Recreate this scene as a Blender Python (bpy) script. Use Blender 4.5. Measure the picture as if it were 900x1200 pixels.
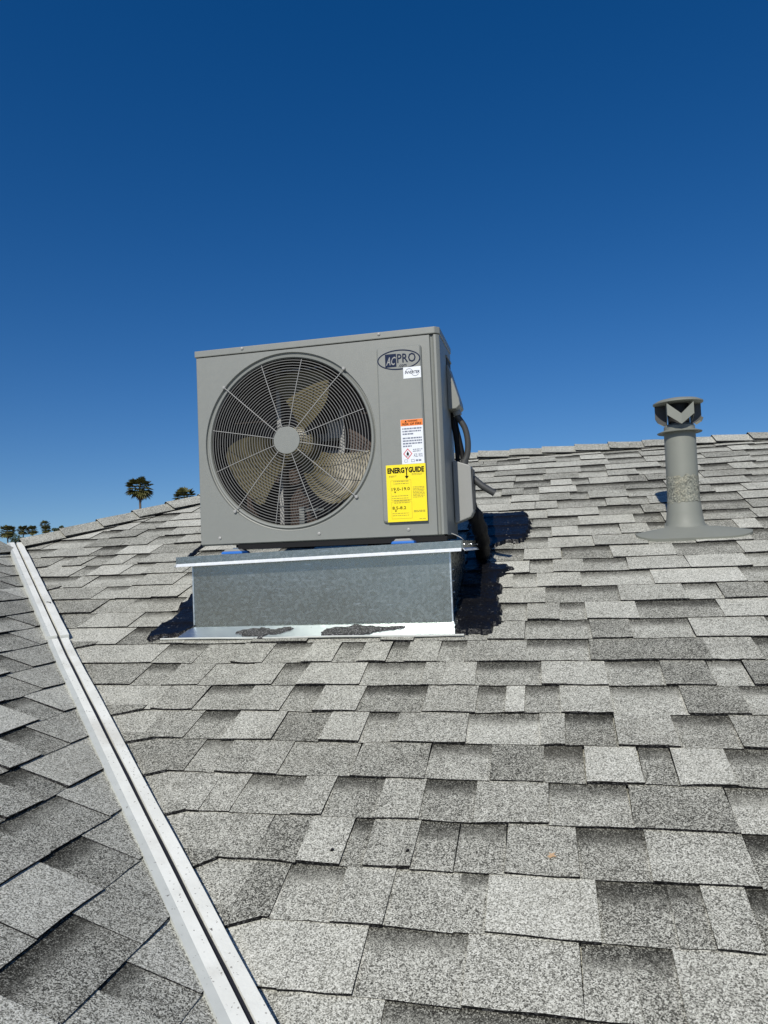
import bpy, math, random
from mathutils import Vector, Matrix, noise

random.seed(11)
S = bpy.context.scene
for o in list(bpy.data.objects):
    bpy.data.objects.remove(o)
C = S.collection
rad = math.radians

# ------------------------------------------------------------------ camera
CAM = Vector((1.28717, -2.57318, -0.03814))
PITCH, ROLL, YAW = 0.0502475, -0.0403809, -0.2187209
FPX = 864.1
F_ = Vector((math.sin(YAW)*math.cos(PITCH), math.cos(YAW)*math.cos(PITCH), math.sin(PITCH)))
R_ = Vector((math.cos(YAW), -math.sin(YAW), 0)); U_ = R_.cross(F_)
R2 = R_*math.cos(ROLL) + U_*math.sin(ROLL); U2 = -R_*math.sin(ROLL) + U_*math.cos(ROLL)
cd = bpy.data.cameras.new('camera'); cam = bpy.data.objects.new('camera', cd); C.objects.link(cam)
cam.matrix_world = Matrix(((R2.x, U2.x, -F_.x, CAM.x), (R2.y, U2.y, -F_.y, CAM.y), (R2.z, U2.z, -F_.z, CAM.z), (0, 0, 0, 1)))
cd.sensor_fit = 'VERTICAL'; cd.sensor_height = 36; cd.sensor_width = 27; cd.lens = 36*FPX/1200
cd.clip_start = 0.05; cd.clip_end = 6000
S.camera = cam

def proj(P):
    d = Vector(P)-CAM; z = d.dot(F_)
    return (450+FPX*d.dot(R2)/z, 600-FPX*d.dot(U2)/z, z)

# ------------------------------------------------------------------ sky and sun
SUN_EL, SUN_AZ = rad(39), rad(6)             # azimuth measured from -Y towards -X
sunv = Vector((-math.sin(SUN_AZ)*math.cos(SUN_EL), -math.cos(SUN_AZ)*math.cos(SUN_EL), math.sin(SUN_EL)))
W = bpy.data.worlds.new('World'); S.world = W; W.use_nodes = True
wn = W.node_tree.nodes; wl = W.node_tree.links
bg = wn['Background']
sky = wn.new('ShaderNodeTexSky'); sky.sky_type = 'NISHITA'; sky.sun_disc = False
sky.sun_elevation = SUN_EL
sky.sun_rotation = math.atan2(sunv.x, sunv.y)
sky.altitude = 0; sky.air_density = 1.0; sky.dust_density = 0.35; sky.ozone_density = 2.0
hs = wn.new('ShaderNodeHueSaturation'); hs.inputs['Saturation'].default_value = 1.43; hs.inputs['Value'].default_value = 1.0
tc = wn.new('ShaderNodeTexCoord'); mp_ = wn.new('ShaderNodeMapping'); mp_.inputs['Location'].default_value = (0, 0, .088)
wl.new(tc.outputs['Generated'], mp_.inputs[0]); wl.new(mp_.outputs[0], sky.inputs[0])
hs.inputs['Hue'].default_value = .510
wl.new(sky.outputs[0], hs.inputs['Color']); wl.new(hs.outputs[0], bg.inputs[0])
bg.inputs[1].default_value = 0.09
sd = bpy.data.lights.new('sun', 'SUN'); sd.energy = 4.2; sd.angle = rad(0.5); sd.color = (1.0, 0.955, 0.87)
sun = bpy.data.objects.new('sun', sd); C.objects.link(sun)
sun.rotation_euler = (-sunv).to_track_quat('-Z', 'Y').to_euler(); sun.location = (0, -5, 12)
S.view_settings.view_transform = 'Standard'; S.view_settings.look = 'None'
S.view_settings.exposure = 0.0; S.view_settings.gamma = 1.0

# ------------------------------------------------------------------ materials
def mat(name, col=(.5, .5, .5), rough=.6, metal=0.0, spec=.5):
    m = bpy.data.materials.new(name); m.use_nodes = True
    b = m.node_tree.nodes['Principled BSDF']
    b.inputs['Base Color'].default_value = (*col, 1); b.inputs['Roughness'].default_value = rough
    b.inputs['Metallic'].default_value = metal; b.inputs['Specular IOR Level'].default_value = spec
    return m
class NT:
    def __init__(s, m): s.t = m.node_tree; s.n = s.t.nodes; s.b = s.n['Principled BSDF']; s._pos = None
    def new(s, k, **kw):
        n = s.n.new(k)
        for a, v in kw.items(): setattr(n, a, v)
        return n
    def l(s, a, b): s.t.links.new(a, b)
    def pos(s):
        if not s._pos: s._pos = s.new('ShaderNodeNewGeometry').outputs['Position']
        return s._pos
    def noise(s, scale, detail=3, rough=.55, vec=None):
        n = s.new('ShaderNodeTexNoise'); n.inputs['Scale'].default_value = scale; n.inputs['Detail'].default_value = detail
        n.inputs['Roughness'].default_value = rough; s.l(vec or s.pos(), n.inputs['Vector']); return n.outputs['Fac']
    def voro(s, scale, vec=None):
        n = s.new('ShaderNodeTexVoronoi'); n.inputs['Scale'].default_value = scale; s.l(vec or s.pos(), n.inputs['Vector'])
        sp = s.new('ShaderNodeSeparateColor'); s.l(n.outputs['Color'], sp.inputs[0]); return sp.outputs[0]
    def math(s, op, a, b=None, c=None, clamp=False):
        n = s.new('ShaderNodeMath', operation=op); n.use_clamp = clamp
        for i, v in enumerate((a, b, c)):
            if v is None: continue
            if isinstance(v, (int, float)): n.inputs[i].default_value = v
            else: s.l(v, n.inputs[i])
        return n.outputs[0]
    def ramp(s, fac, stops, interp='LINEAR'):
        n = s.new('ShaderNodeValToRGB'); cr = n.color_ramp; cr.interpolation = interp
        while len(cr.elements) < len(stops): cr.elements.new(.5)
        for e, (p, c) in zip(cr.elements, stops):
            e.position = p; e.color = (c, c, c, 1) if isinstance(c, (int, float)) else (*c, 1)
        s.l(fac, n.inputs[0]); return n.outputs[0]
    def mix(s, f, a, b, mode='MIX'):
        n = s.new('ShaderNodeMix', data_type='RGBA', blend_type=mode)
        for i, v in ((0, f), (6, a), (7, b)):
            if isinstance(v, (int, float)): n.inputs[i].default_value = v
            elif isinstance(v, tuple): n.inputs[i].default_value = (*v, 1)
            else: s.l(v, n.inputs[i])
        return n.outputs[2]
    def bump(s, h, strength=.3, dist=.002):
        n = s.new('ShaderNodeBump'); n.inputs['Strength'].default_value = strength; n.inputs['Distance'].default_value = dist
        s.l(h, n.inputs['Height']); s.l(n.outputs[0], s.b.inputs['Normal'])
    def col(s, c): s.l(c, s.b.inputs['Base Color'])
    def rgh(s, c): s.l(c, s.b.inputs['Roughness'])

def make_shingle_mat():
    m = mat('shingle_granules', rough=.95, spec=.15); t = NT(m)
    at = t.new('ShaderNodeAttribute'); at.attribute_name = 'tone'; tone = at.outputs['Fac']
    uv = t.new('ShaderNodeUVMap'); sp = t.new('ShaderNodeSeparateXYZ'); t.l(uv.outputs[0], sp.inputs[0]); v = sp.outputs[1]
    c1 = t.voro(470); c2 = t.voro(930)
    r = t.math('ADD', t.math('MULTIPLY', c1, .72), t.math('MULTIPLY', c2, .28))
    big = t.noise(9, 4); med = t.noise(60, 3)
    sh = t.math('MULTIPLY', t.math('SUBTRACT', tone, .5), .52)
    sh = t.math('ADD', sh, t.math('MULTIPLY', t.math('SUBTRACT', med, .5), .22))
    sh = t.math('ADD', sh, t.math('MULTIPLY', t.math('SUBTRACT', big, .5), .28))
    # printed dark band of granules at the head of the low tabs
    wob = t.math('MULTIPLY', t.math('SUBTRACT', t.noise(38, 3), .5), .26)
    wob2 = t.math('MULTIPLY', t.math('SUBTRACT', c1, .5), .42)
    vv = t.math('ADD', t.math('ADD', v, wob), wob2)
    band = t.math('MULTIPLY', t.math('SUBTRACT', vv, .79), 40.0, clamp=True)
    r = t.math('ADD', r, sh)
    r = t.math('SUBTRACT', r, t.math('MULTIPLY', band, .36))
    col = t.ramp(r, [(0, (.022, .0215, .0175)), (.18, (.053, .052, .044)), (.34, (.145, .143, .121)), (.48, (.274, .271, .231)),
                     (.60, (.410, .407, .348)), (.8, (.578, .573, .497)), (1, (.755, .75, .665))])
    st = t.math('MULTIPLY', t.ramp(t.noise(2.6, 4), [(.52, 0.), (.72, 1.)]), .28)
    col = t.mix(t.math('MULTIPLY', st, .6), col, (.22, .205, .16))
    t.col(col); t.bump(r, .55, .0016)
    return m
M = {}
M['shingle'] = make_shingle_mat()
def make_edge():
    m = mat('asphalt_edge', (.022, .021, .02), 1.0, spec=.03); t = NT(m)
    t.col(t.ramp(t.voro(300), [(0, .008), (.75, .022), (1, .11)])); return m
M['edge'] = make_edge()
def make_paint(name, col, dirt=.12, rough=.42):
    m = mat(name, col, rough); t = NT(m)
    n = t.noise(5, 5); n2 = t.noise(42, 4)
    f = t.math('ADD', t.math('MULTIPLY', n, .8), t.math('MULTIPLY', n2, .2))
    t.col(t.mix(f, tuple(c*(1-dirt) for c in col), tuple(min(1, c*(1+dirt)) for c in col)))
    t.rgh(t.math('ADD', t.math('MULTIPLY', n2, .25), rough-.12)); t.bump(t.noise(900, 2), .03, .0003); return m
M['ac'] = make_paint('grey_cabinet_paint', (.212, .221, .203), .06, .42)
M['ac_dark'] = make_paint('dark_plastic_and_cap_shade', (.05, .052, .052), .15, .5)
M['wire'] = make_paint('grille_wire_coating', (.16, .16, .152), .1, .45)
M['spoke'] = make_paint('grille_spoke_coating', (.33, .33, .315), .1, .4)
M['box'] = make_paint('disconnect_box_paint', (.27, .275, .262), .08, .45)
M['vent'] = make_paint('grey_green_vent_paint', (.205, .215, .187), .13, .6)
M['black'] = mat('black_rubber_and_gap_shade', (.007, .007, .008), .6, spec=.2)
M['inner'] = mat('dark_interior_and_shade', (.02, .02, .02), .7)
M['navy'] = mat('navy_print', (.012, .02, .05), .6, spec=.1)
M['ink'] = mat('black_print', (.010, .009, .008), .7, spec=.1)
M['grey_ink'] = mat('faded_print', (.16, .18, .24), .6)
M['brown_ink'] = mat('small_print_on_yellow', (.33, .27, .02), .6)
M['white'] = mat('white_sticker', (.72, .75, .78), .45)
M['orange'] = mat('orange_sticker', (.82, .20, .02), .5)
M['yellow'] = mat('yellow_sticker', (.86, .70, .003), .5)
M['red'] = mat('red_print', (.6, .04, .05), .5)
M['blue'] = make_paint('blue_rubber', (.01, .13, .48), .2, .5)
M['steel'] = mat('zinc_steel', (.6, .6, .6), .3, 1)
M['slit_and_wire'] = mat('black_slit_shade_and_wire', (.012, .012, .016), .5)
def make_blade():
    m = mat('tinted_fan_plastic', (.30, .26, .13), .45); t = NT(m)
    t.col(t.mix(t.noise(14, 3), (.10, .084, .038), (.145, .124, .064)))
    t.b.inputs['Transmission Weight'].default_value = .0; return m
M['blade'] = make_blade()
def make_coil():
    m = mat('coil_fins', (.06, .05, .045), .5, .3); t = NT(m)
    mp = t.new('ShaderNodeMapping'); mp.inputs['Scale'].default_value = (180, 1, 1); t.l(t.pos(), mp.inputs[0])
    n = t.noise(3, 2, .5, mp.outputs[0]); t.col(t.mix(n, (.03, .022, .018), (.09, .058, .045))); return m
M['coil'] = make_coil()
def make_galv(name, base, rough, dirt=.4):
    m = mat(name, base, rough, .93); t = NT(m)
    v1 = t.voro(140); n = t.noise(5, 6, .65)
    mq = t.new('ShaderNodeMapping'); mq.inputs['Scale'].default_value = (60, 60, 4); t.l(t.pos(), mq.inputs[0]); stk = t.noise(3, 4, .6, mq.outputs[0]); n2 = t.noise(70, 4)
    f = t.math('ADD', t.math('MULTIPLY', v1, .14), t.math('MULTIPLY', t.math('ADD', t.math('MULTIPLY', n, .6), t.math('MULTIPLY', stk, .4)), .86))
    col = t.mix(f, tuple(c*(1-dirt) for c in base), base)
    # fine scratches and white scuffs
    mp = t.new('ShaderNodeMapping'); mp.inputs['Scale'].default_value = (3, 3, 28); mp.inputs['Rotation'].default_value = (0, .5, .2); t.l(t.pos(), mp.inputs[0])
    s1 = t.ramp(t.noise(6, 5, .6, mp.outputs[0]), [(.60, 0.), (.68, 1.)])
    s2 = t.ramp(t.noise(3, 2), [(.42, 0.), (.58, 1.)])
    sc = t.math('MULTIPLY', t.math('MULTIPLY', s1, s2), .65)
    col = t.mix(sc, col, (.75, .8, .8)); t.col(col)
    t.rgh(t.math('ADD', t.math('ADD', t.math('MULTIPLY', v1, .10), t.math('MULTIPLY', n2, .22)), rough-.14))
    t.bump(t.math('ADD', t.math('MULTIPLY', v1, .01), t.math('MULTIPLY', t.noise(2.6, 1), 1.0)), .30, .02); return m
M['galv'] = make_galv('galvanized_sheet', (.50, .535, .50), .23)
M['galv_lit'] = make_galv('sunlit_galvanized_sheet', (.72, .79, .815), .34, .14)  # paler, bluer copy of the sheet: sun and sky glare put into its colour
M['hem'] = make_galv('sunlit_zinc_hem', (.82, .85, .86), .4, .1)  # whiter copy of the sheet so the lid fold reads sunlit
M['hem'].node_tree.nodes['Principled BSDF'].inputs['Metallic'].default_value = .35
def make_tar():
    m = mat('roofing_tar', (.005, .005, .006), .3, spec=.3); t = NT(m)
    n = t.noise(55, 5, .6); sp = t.ramp(t.voro(240), [(.97, 0.), (.99, 1.)])
    t.col(t.mix(t.math('MULTIPLY', sp, t.ramp(t.noise(14), [(.5, 0.), (.6, .8)])), (.006, .006, .007), (.3, .3, .29)))
    t.rgh(t.math('ADD', t.math('MULTIPLY', t.noise(30, 4), .4), .12)); t.bump(n, .6, .012); return m
M['tar'] = make_tar()
def make_drytar():
    m = mat('granular_tar', (.02, .02, .02), .6); t = NT(m)
    t.col(t.ramp(t.voro(330), [(.3, .012), (.75, .05), (1, .30)])); t.bump(t.noise(260, 4), .9, .006); return m
M['drytar'] = make_drytar()
def make_white_flash():
    m = mat('white_valley_paint', (.70, .72, .67), .5); t = NT(m)
    ch = t.ramp(t.noise(75, 5, .7), [(.665, 0.), (.69, 1.)])
    br = t.ramp(t.noise(9, 5), [(.42, 0.), (.72, .8)])
    col = t.mix(br, (.84, .845, .77), (.70, .705, .63)); col = t.mix(ch, col, (.16, .15, .13))
    sm = t.math('MULTIPLY', t.ramp(t.noise(3.1, 5, .65), [(.56, 0.), (.70, 1.)]), .35); col = t.mix(sm, col, (.42, .38, .30))
    sk = t.ramp(t.voro(380), [(.980, 0.), (.99, .7)]); col = t.mix(sk, col, (.2, .18, .15)); t.col(col)
    t.bump(t.noise(120, 4), .25, .002); return m
M['flash'] = make_white_flash()
def make_flash_side():
    m = mat('shaded_chipped_flashing_edge', (.4, .42, .39), .6); t = NT(m)
    ch = t.ramp(t.noise(95, 5, .7), [(.64, 0.), (.67, 1.)])
    col = t.mix(t.noise(26, 4), (.42, .44, .41), (.58, .60, .56)); t.col(t.mix(ch, col, (.10, .09, .08))); return m
M['flash_side'] = make_flash_side()  # greyer than the white leaves: shade of the turned-away side put in colour
def make_band():
    m = mat('crumbling_vent_sealant', (.3, .3, .25), .85); t = NT(m)
    v = t.voro(190); col = t.ramp(v, [(0, (.09, .095, .08)), (.3, (.18, .19, .16)), (.8, (.28, .285, .235)), (1, (.36, .35, .28))])
    st = t.ramp(t.noise(16, 3), [(.45, 0.), (.7, .22)]); t.col(t.mix(st, col, (.33, .29, .18)))
    t.bump(t.noise(150, 4), .8, .006); return m
M['band'] = make_band()
M['stucco'] = make_paint('beige_stucco', (.5, .44, .36), .1, .9)
M['trim'] = make_paint('white_fascia_paint', (.7, .69, .66), .06, .5)
M['trunk'] = make_paint('palm_bark', (.13, .105, .085), .3, .9)
M['dead'] = make_paint('dead_fronds', (.17, .115, .055), .3, .8)
def make_leaf(name, a, b):
    m = mat(name, a, .5); t = NT(m); t.col(t.mix(t.noise(1.4, 3), a, b)); return m
M['frond'] = make_leaf('palm_fronds', (.045, .055, .014), (.16, .145, .045))
M['leaf'] = make_leaf('tree_leaves', (.03, .055, .025), (.075, .10, .045))
def make_ground():
    m = mat('dry_ground', (.26, .23, .18), .95); t = NT(m)
    n = t.noise(.05, 6); n2 = t.noise(.6, 5)
    t.col(t.mix(t.math('ADD', t.math('MULTIPLY', n, .6), t.math('MULTIPLY', n2, .4)), (.14, .13, .09), (.34, .30, .24))); return m
M['ground'] = make_ground()

# ------------------------------------------------------------------ mesh helpers
class MB:
    def __init__(s): s.v = []; s.f = []; s.mi = []; s.uv = {}; s.tone = []
    def vert(s, p): s.v.append(tuple(p)); return len(s.v)-1
    def face(s, idx, mi=0, tone=None): s.f.append(tuple(idx)); s.mi.append(mi); s.tone.append(tone)
    def quad(s, a, b, c, d, mi=0): i = [s.vert(p) for p in (a, b, c, d)]; s.face(i, mi)
    def poly(s, pts, mi=0): s.face([s.vert(p) for p in pts], mi)
    def box(s, lo, hi, mi=0, Mx=None):
        (x0, y0, z0), (x1, y1, z1) = lo, hi
        P = [Vector((x, y, z)) for z in (z0, z1) for y in (y0, y1) for x in (x0, x1)]
        if Mx: P = [Mx @ p for p in P]
        b = [s.vert(p) for p in P]
        for q in ((0, 2, 3, 1), (4, 5, 7, 6), (0, 1, 5, 4), (2, 6, 7, 3), (0, 4, 6, 2), (1, 3, 7, 5)): s.face([b[i] for i in q], mi)
    def prism(s, pts, ext, mi=0, mi_side=None):
        """closed polygon pts (3D, planar) extruded by vector ext"""
        e = Vector(ext); n = len(pts)
        a = [s.vert(p) for p in pts]; b = [s.vert(Vector(p)+e) for p in pts]
        s.face(a[::-1], mi); s.face(b, mi)
        for i in range(n): s.face((a[i], a[(i+1) % n], b[(i+1) % n], b[i]), mi if mi_side is None else mi_side)
    def tube(s, path, r, seg=8, mi=0, caps=True, closed=False):
        path = [Vector(p) for p in path]; n = len(path); rings = []
        prev = None
        for i, p in enumerate(path):
            if closed: t = (path[(i+1) % n]-path[i-1])
            else: t = path[min(i+1, n-1)]-path[max(i-1, 0)]
            t.normalize()
            if prev is None:
                a = Vector((0, 0, 1)) if abs(t.z) < .9 else Vector((1, 0, 0))
                u = t.cross(a).normalized()
            else:
                u = (prev - t*prev.dot(t)).normalized()
            prev = u; w = t.cross(u)
            rr = r[i] if isinstance(r, (list, tuple)) else r
            rings.append([s.vert(p+u*rr*math.cos(2*math.pi*k/seg)+w*rr*math.sin(2*math.pi*k/seg)) for k in range(seg)])
        m = n if closed else n-1
        for i in range(m):
            A, B = rings[i], rings[(i+1) % n]
            for k in range(seg): s.face((A[k], A[(k+1) % seg], B[(k+1) % seg], B[k]), mi)
        if caps and not closed: s.face(rings[0][::-1], mi); s.face(rings[-1], mi)
    def lathe(s, c, prof, seg=40, mi=0, axis='z', caps=True):
        """prof: list of (r, h) along axis from point c"""
        rings = []
        for r, h in prof:
            ring = []
            for k in range(seg):
                a = 2*math.pi*k/seg
                if axis == 'z': p = (c[0]+r*math.cos(a), c[1]+r*math.sin(a), c[2]+h)
                elif axis == 'y': p = (c[0]+r*math.cos(a), c[1]+h, c[2]+r*math.sin(a))
                else: p = (c[0]+h, c[1]+r*math.cos(a), c[2]+r*math.sin(a))
                ring.append(s.vert(p))
            rings.append(ring)
        for A, B in zip(rings, rings[1:]):
            for k in range(seg): s.face((A[k], A[(k+1) % seg], B[(k+1) % seg], B[k]), mi)
        if caps: s.face(rings[0][::-1], mi); s.face(rings[-1], mi)
    def build(s, name, mats, parent=None, smooth=False, bevel=0):
        me = bpy.data.meshes.new(name); me.from_pydata(s.v, [], s.f); 
        if not isinstance(mats, (list, tuple)): mats = [mats]
        for m in mats: me.materials.append(m)
        me.polygons.foreach_set('material_index', s.mi)
        if smooth: me.polygons.foreach_set('use_smooth', [True]*len(s.f))
        if any(t is not None for t in s.tone):
            a = me.attributes.new('tone', 'FLOAT', 'FACE'); a.data.foreach_set('value', [.5 if t is None else t for t in s.tone])
            ul = me.uv_layers.new(name='UVMap')
            ul.data.foreach_set('uv', [c for lp in me.loops for c in s.uv.get(lp.vertex_index, (0, 0))])
        me.update()
        o = bpy.data.objects.new(name, me); C.objects.link(o)
        if smooth:
            me.set_sharp_from_angle(angle=rad(38)) if hasattr(me, 'set_sharp_from_angle') else None
        if bevel:
            b = o.modifiers.new('bevel', 'BEVEL'); b.width = bevel; b.segments = 2; b.limit_method = 'ANGLE'; b.angle_limit = rad(40)
        if parent is not None: attach(o, parent)
        return o
BASE = {}
def attach(o, p):
    o.parent = p
    if p.name in BASE: o.matrix_parent_inverse = Matrix.Translation(-BASE[p.name])
def thing(name, label, cat, loc, group=None):
    o = bpy.data.objects.new(name, None); C.objects.link(o); o.location = loc; o.empty_display_size = .1
    BASE[o.name] = Vector(loc); o['label'] = label; o['category'] = cat
    if group: o['group'] = group
    return o
def fix_normals(o):
    import bmesh
    bm = bmesh.new(); bm.from_mesh(o.data); bmesh.ops.recalc_face_normals(bm, faces=bm.faces); bm.to_mesh(o.data); bm.free()

# ------------------------------------------------------------------ roof geometry
YO, ZO, TP = -0.04203, -0.31457, 0.35235
CS = 1/math.sqrt(1+TP*TP); SN = TP*CS
S0, EXPO = -0.1142, 0.143
RY = 2.455; HC = 2.62; VC = -0.64; YE = -3.2
RZ = ZO+TP*(RY-YO); ZE = ZO+TP*(YE-YO)
HX = RY-HC                                   # ridge end where the hip starts
JX, JY = (VC-HC)/2, (VC+HC)/2                # hip / valley / wing ridge junction
JZ = ZO+TP*(JY-YO)
XE = HX-(RY-YE); BY = RY+(RY-YE); WE = JX+(JY-YE); XR = 8.0; WY = -8.0
GZ = ZE-2.7
class Plane:
    def __init__(s, o, ex, eu): s.o = Vector(o); s.ex = Vector(ex); s.eu = Vector(eu); s.n = s.ex.cross(s.eu)
    def P(s, u, v, w=0): return s.o+s.ex*u+s.eu*v+s.n*w
MAIN = Plane((0, YO, ZO), (1, 0, 0), (0, CS, SN))
WING = Plane((JX, 0, JZ), (0, 1, 0), (-CS, 0, SN))      # v = 0 on the wing ridge, negative downslope
def main_y(s): return YO+s*CS
def sy(y): return (y-YO)/CS

house = thing('house', 'single-storey house under a pitched roof of weathered grey shingles with a white valley strip', 'house', (0, 0, GZ))

def deck():
    m = MB()
    def slab(pts):
        n = len(pts); top = [m.vert(p) for p in pts]; bot = [m.vert((p[0], p[1], p[2]-.05)) for p in pts]
        m.face(top, 0, .45); m.face(bot[::-1], 1)
        for i in range(n): m.face((top[i], bot[i], bot[(i+1) % n], top[(i+1) % n]), 1)
    d = -.012
    J = (JX, JY, JZ+d); T = (HX, RY, RZ+d); V = (WE, YE, ZE+d)
    slab([J, V, (XR, YE, ZE+d), (XR, RY, RZ+d), T])
    slab([J, (JX, WY, JZ+d), (WE, WY, ZE+d), V])
    slab([T, (XE, BY, ZE+d), (XE, WY, ZE+d), (JX, WY, JZ+d), J])
    slab([T, (XR, RY, RZ+d), (XR, BY, ZE+d), (XE, BY, ZE+d)])
    return m.build('roof', [M['shingle'], M['trim']], house)
roof = deck()

# ---- shingle pieces -------------------------------------------------
PIECES = []      # dicts
def add_piece(pl, v0, u, typ, tone, band=None, vlen=EXPO):
    """u = (uL bottom, uR bottom, uL top, uR top)"""
    PIECES.append(dict(pl=pl, v0=v0, u=u, typ=typ, tone=tone, band=band, vlen=vlen))
rng = random.Random(5)
def rand_tone(typ, far=0.0):
    if typ == 'H': t = rng.choice((.38, .5, .56, .62, .68, .72, .8, .86))
    else: t = rng.choice((.28, .38, .45, .5, .55, .6, .66))
    return min(.95, t+far+rng.uniform(-.04, .04))
ROWS = {
7: ([.099, .237, .348, .483, .585, .669, .764, .822, .927, 1.012, 1.2, 1.389, 1.573, 1.726, 1.804, 1.864, 2.0],
    'L.55 H.6 L.55 H.7 L.5 H.7 L.5 H.7 L.55 H.5 L.6 H.3 H.3 H.68 H.65 L.4'),
6: ([.063, .187, .325, .432, .514, .711, .897, .96, 1.055, 1.245, 1.427, 1.579, 1.707, 1.803, 1.95],
    'H.55 L.6 H.7 L.5 H.75 L.6 H.6 H.7 L.5 H.75 L.55 H.35 L.65 H.3'),
5: ([.1, .235, .383, .506, .608, .734, .921, 1.068, 1.148, 1.199, 1.295, 1.427, 1.612, 1.758, 1.9],
    'H.55 L.55 H.62 L.48 H.76 L.38 H.6 L.5 H.86 L.5 H.7 L.74 H.33 L.7'),
4: ([.15, .277, .391, .534, .666, .777, .859, 1.054, 1.241, 1.301, 1.425, 1.567, 1.705, 1.85],
    'H.5 L.45 H.7 L.3 H.76 L.6 H.6 L.8 H.6 L.3 H.6 L.5 H.5'),
3: ([.17, .347, .432, .503, .599, .787, .971, 1.124, 1.246, 1.341, 1.467, 1.54, 1.661, 1.8],
    'H.6 L.6 H.5 H.56 L.5 H.42 L.6 H.33 L.4 H.85 L.4 H.8 L.5'),
2: ([.28, .456, .533, .681, .756, .877, .977, 1.096, 1.257, 1.428, 1.63, 1.78],
    'L.4 H.6 L.6 H.6 L.45 H.6 L.42 H.6 L.62 H.37 L.8'),
1: ([.42, .556, .647, .741, .835, .884, .981, 1.069, 1.17, 1.313, 1.443, 1.632, 1.76],
    'H.5 H.52 H.33 H.72 L.4 H.5 L.5 L.52 H.56 L.42 H.62 L.3'),
0: ([.52, .655, .733, .854, .953, 1.084, 1.141, 1.338, 1.468, 1.526, 1.6, 1.74],
    'L.3 H.33 L.7 H.66 L.6 L.58 H.86 L.42 L.38 H.66 L.3'),
-1: ([.6, .73, .8, .93, 1.111, 1.303, 1.389, 1.455, 1.62],
     'H.3 H.42 H.82 L.6 H.66 L.62 L.42 H.66'),
}
def widths(lo, hi, typ0, alt=.84, sc=1.0):
    x = lo; out = []; typ = typ0
    while x < hi:
        w = rng.choice((.10, .12, .15, .17, .19, .22, .25, .29)) if typ == 'H' else rng.choice((.09, .12, .15, .17, .2, .25))
        w *= rng.uniform(.93, 1.07)*sc
        out.append((x, min(x+w, hi+.0) if x+w < hi-.04 else hi, typ)); x = out[-1][1]
        typ = ('L' if typ == 'H' else 'H') if rng.random() < alt else typ
    return out
iE = int((sy(YE)-S0)/EXPO+8)
for i in range(iE, 28):
    v0 = S0+(i-8)*EXPO
    v1 = v0+EXPO
    if v1 > sy(RY): v1 = sy(RY)
    y0, y1 = main_y(v0), main_y(v1)
    vl = lambda y: VC-y-.02                           # valley: pieces run slightly under the metal
    hl = lambda y: y-HC                                # hip edge
    segs = []
    if y0 < JY-.05:
        xl0 = vl(y0); xl1 = vl(min(y1, JY))
    else:
        xl0, xl1 = hl(y0)+.01, hl(y1)+.01
    left = max(xl0, xl1)+.03
    if i in ROWS:
        b, tt = ROWS[i]; tt = tt.split()
        k0 = 0
        while k0 < len(b)-1 and b[k0] < left: k0 += 1
        segs += [(a, c, t) for a, c, t in widths(left, b[k0], 'H')] if b[k0]-left > .02 else []
        st = segs[-1][1] if segs else left
        ex = [(b[k] if k > k0 else st, b[k+1], tt[k]) for k in range(k0, len(b)-1)]
        segs += ex
        segs += widths(b[-1], 5.5, 'H')
    else:
        segs = widths(left, 5.5, rng.choice('HL'))
    for k, (a, c, t) in enumerate(segs):
        ty = t[0]; tone = float(t[1:]) if len(t) > 1 else rand_tone(ty, .10 if i > 8 else .02)
        tp_ = .006 if ty == 'H' else -.006
        tap = rng.uniform(-.004, .004)
        u = [a, c, a+tap, c-tap]
        if k == 0: u[0], u[2] = xl0, xl1
        u = (u[0], u[1], u[2], u[3])
        add_piece(MAIN, v0, u, ty, tone, vlen=v1-v0)
# wing plane: course edges measured at x = .418, .283 ...
for j in range(-17, 16):
    x0 = .418+.1349*(-j)                        # bottom edge of the course
    x1 = x0-.1349
    if x0 > WE or x0 < JX+.03: continue
    v0 = -(x0-JX)/CS; v1 = -(max(x1, JX)-JX)/CS
    hi0, hi1 = VC-x0+.02, VC-x1+.02             # valley end
    far = -4.5
    top_ = min(hi0, hi1)-.02
    segs = [(top_-(b-far), top_-(a-far), t) for a, b, t in widths(far, top_, 'H', .96, .95)][::-1]
    for k, (a, c, t) in enumerate(segs):
        u = [a, c, a, c]
        if k == len(segs)-1: u[1], u[3] = hi0, hi1
        add_piece(WING, v0, tuple(u), t, rand_tone(t, .03), vlen=v1-v0)

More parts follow.
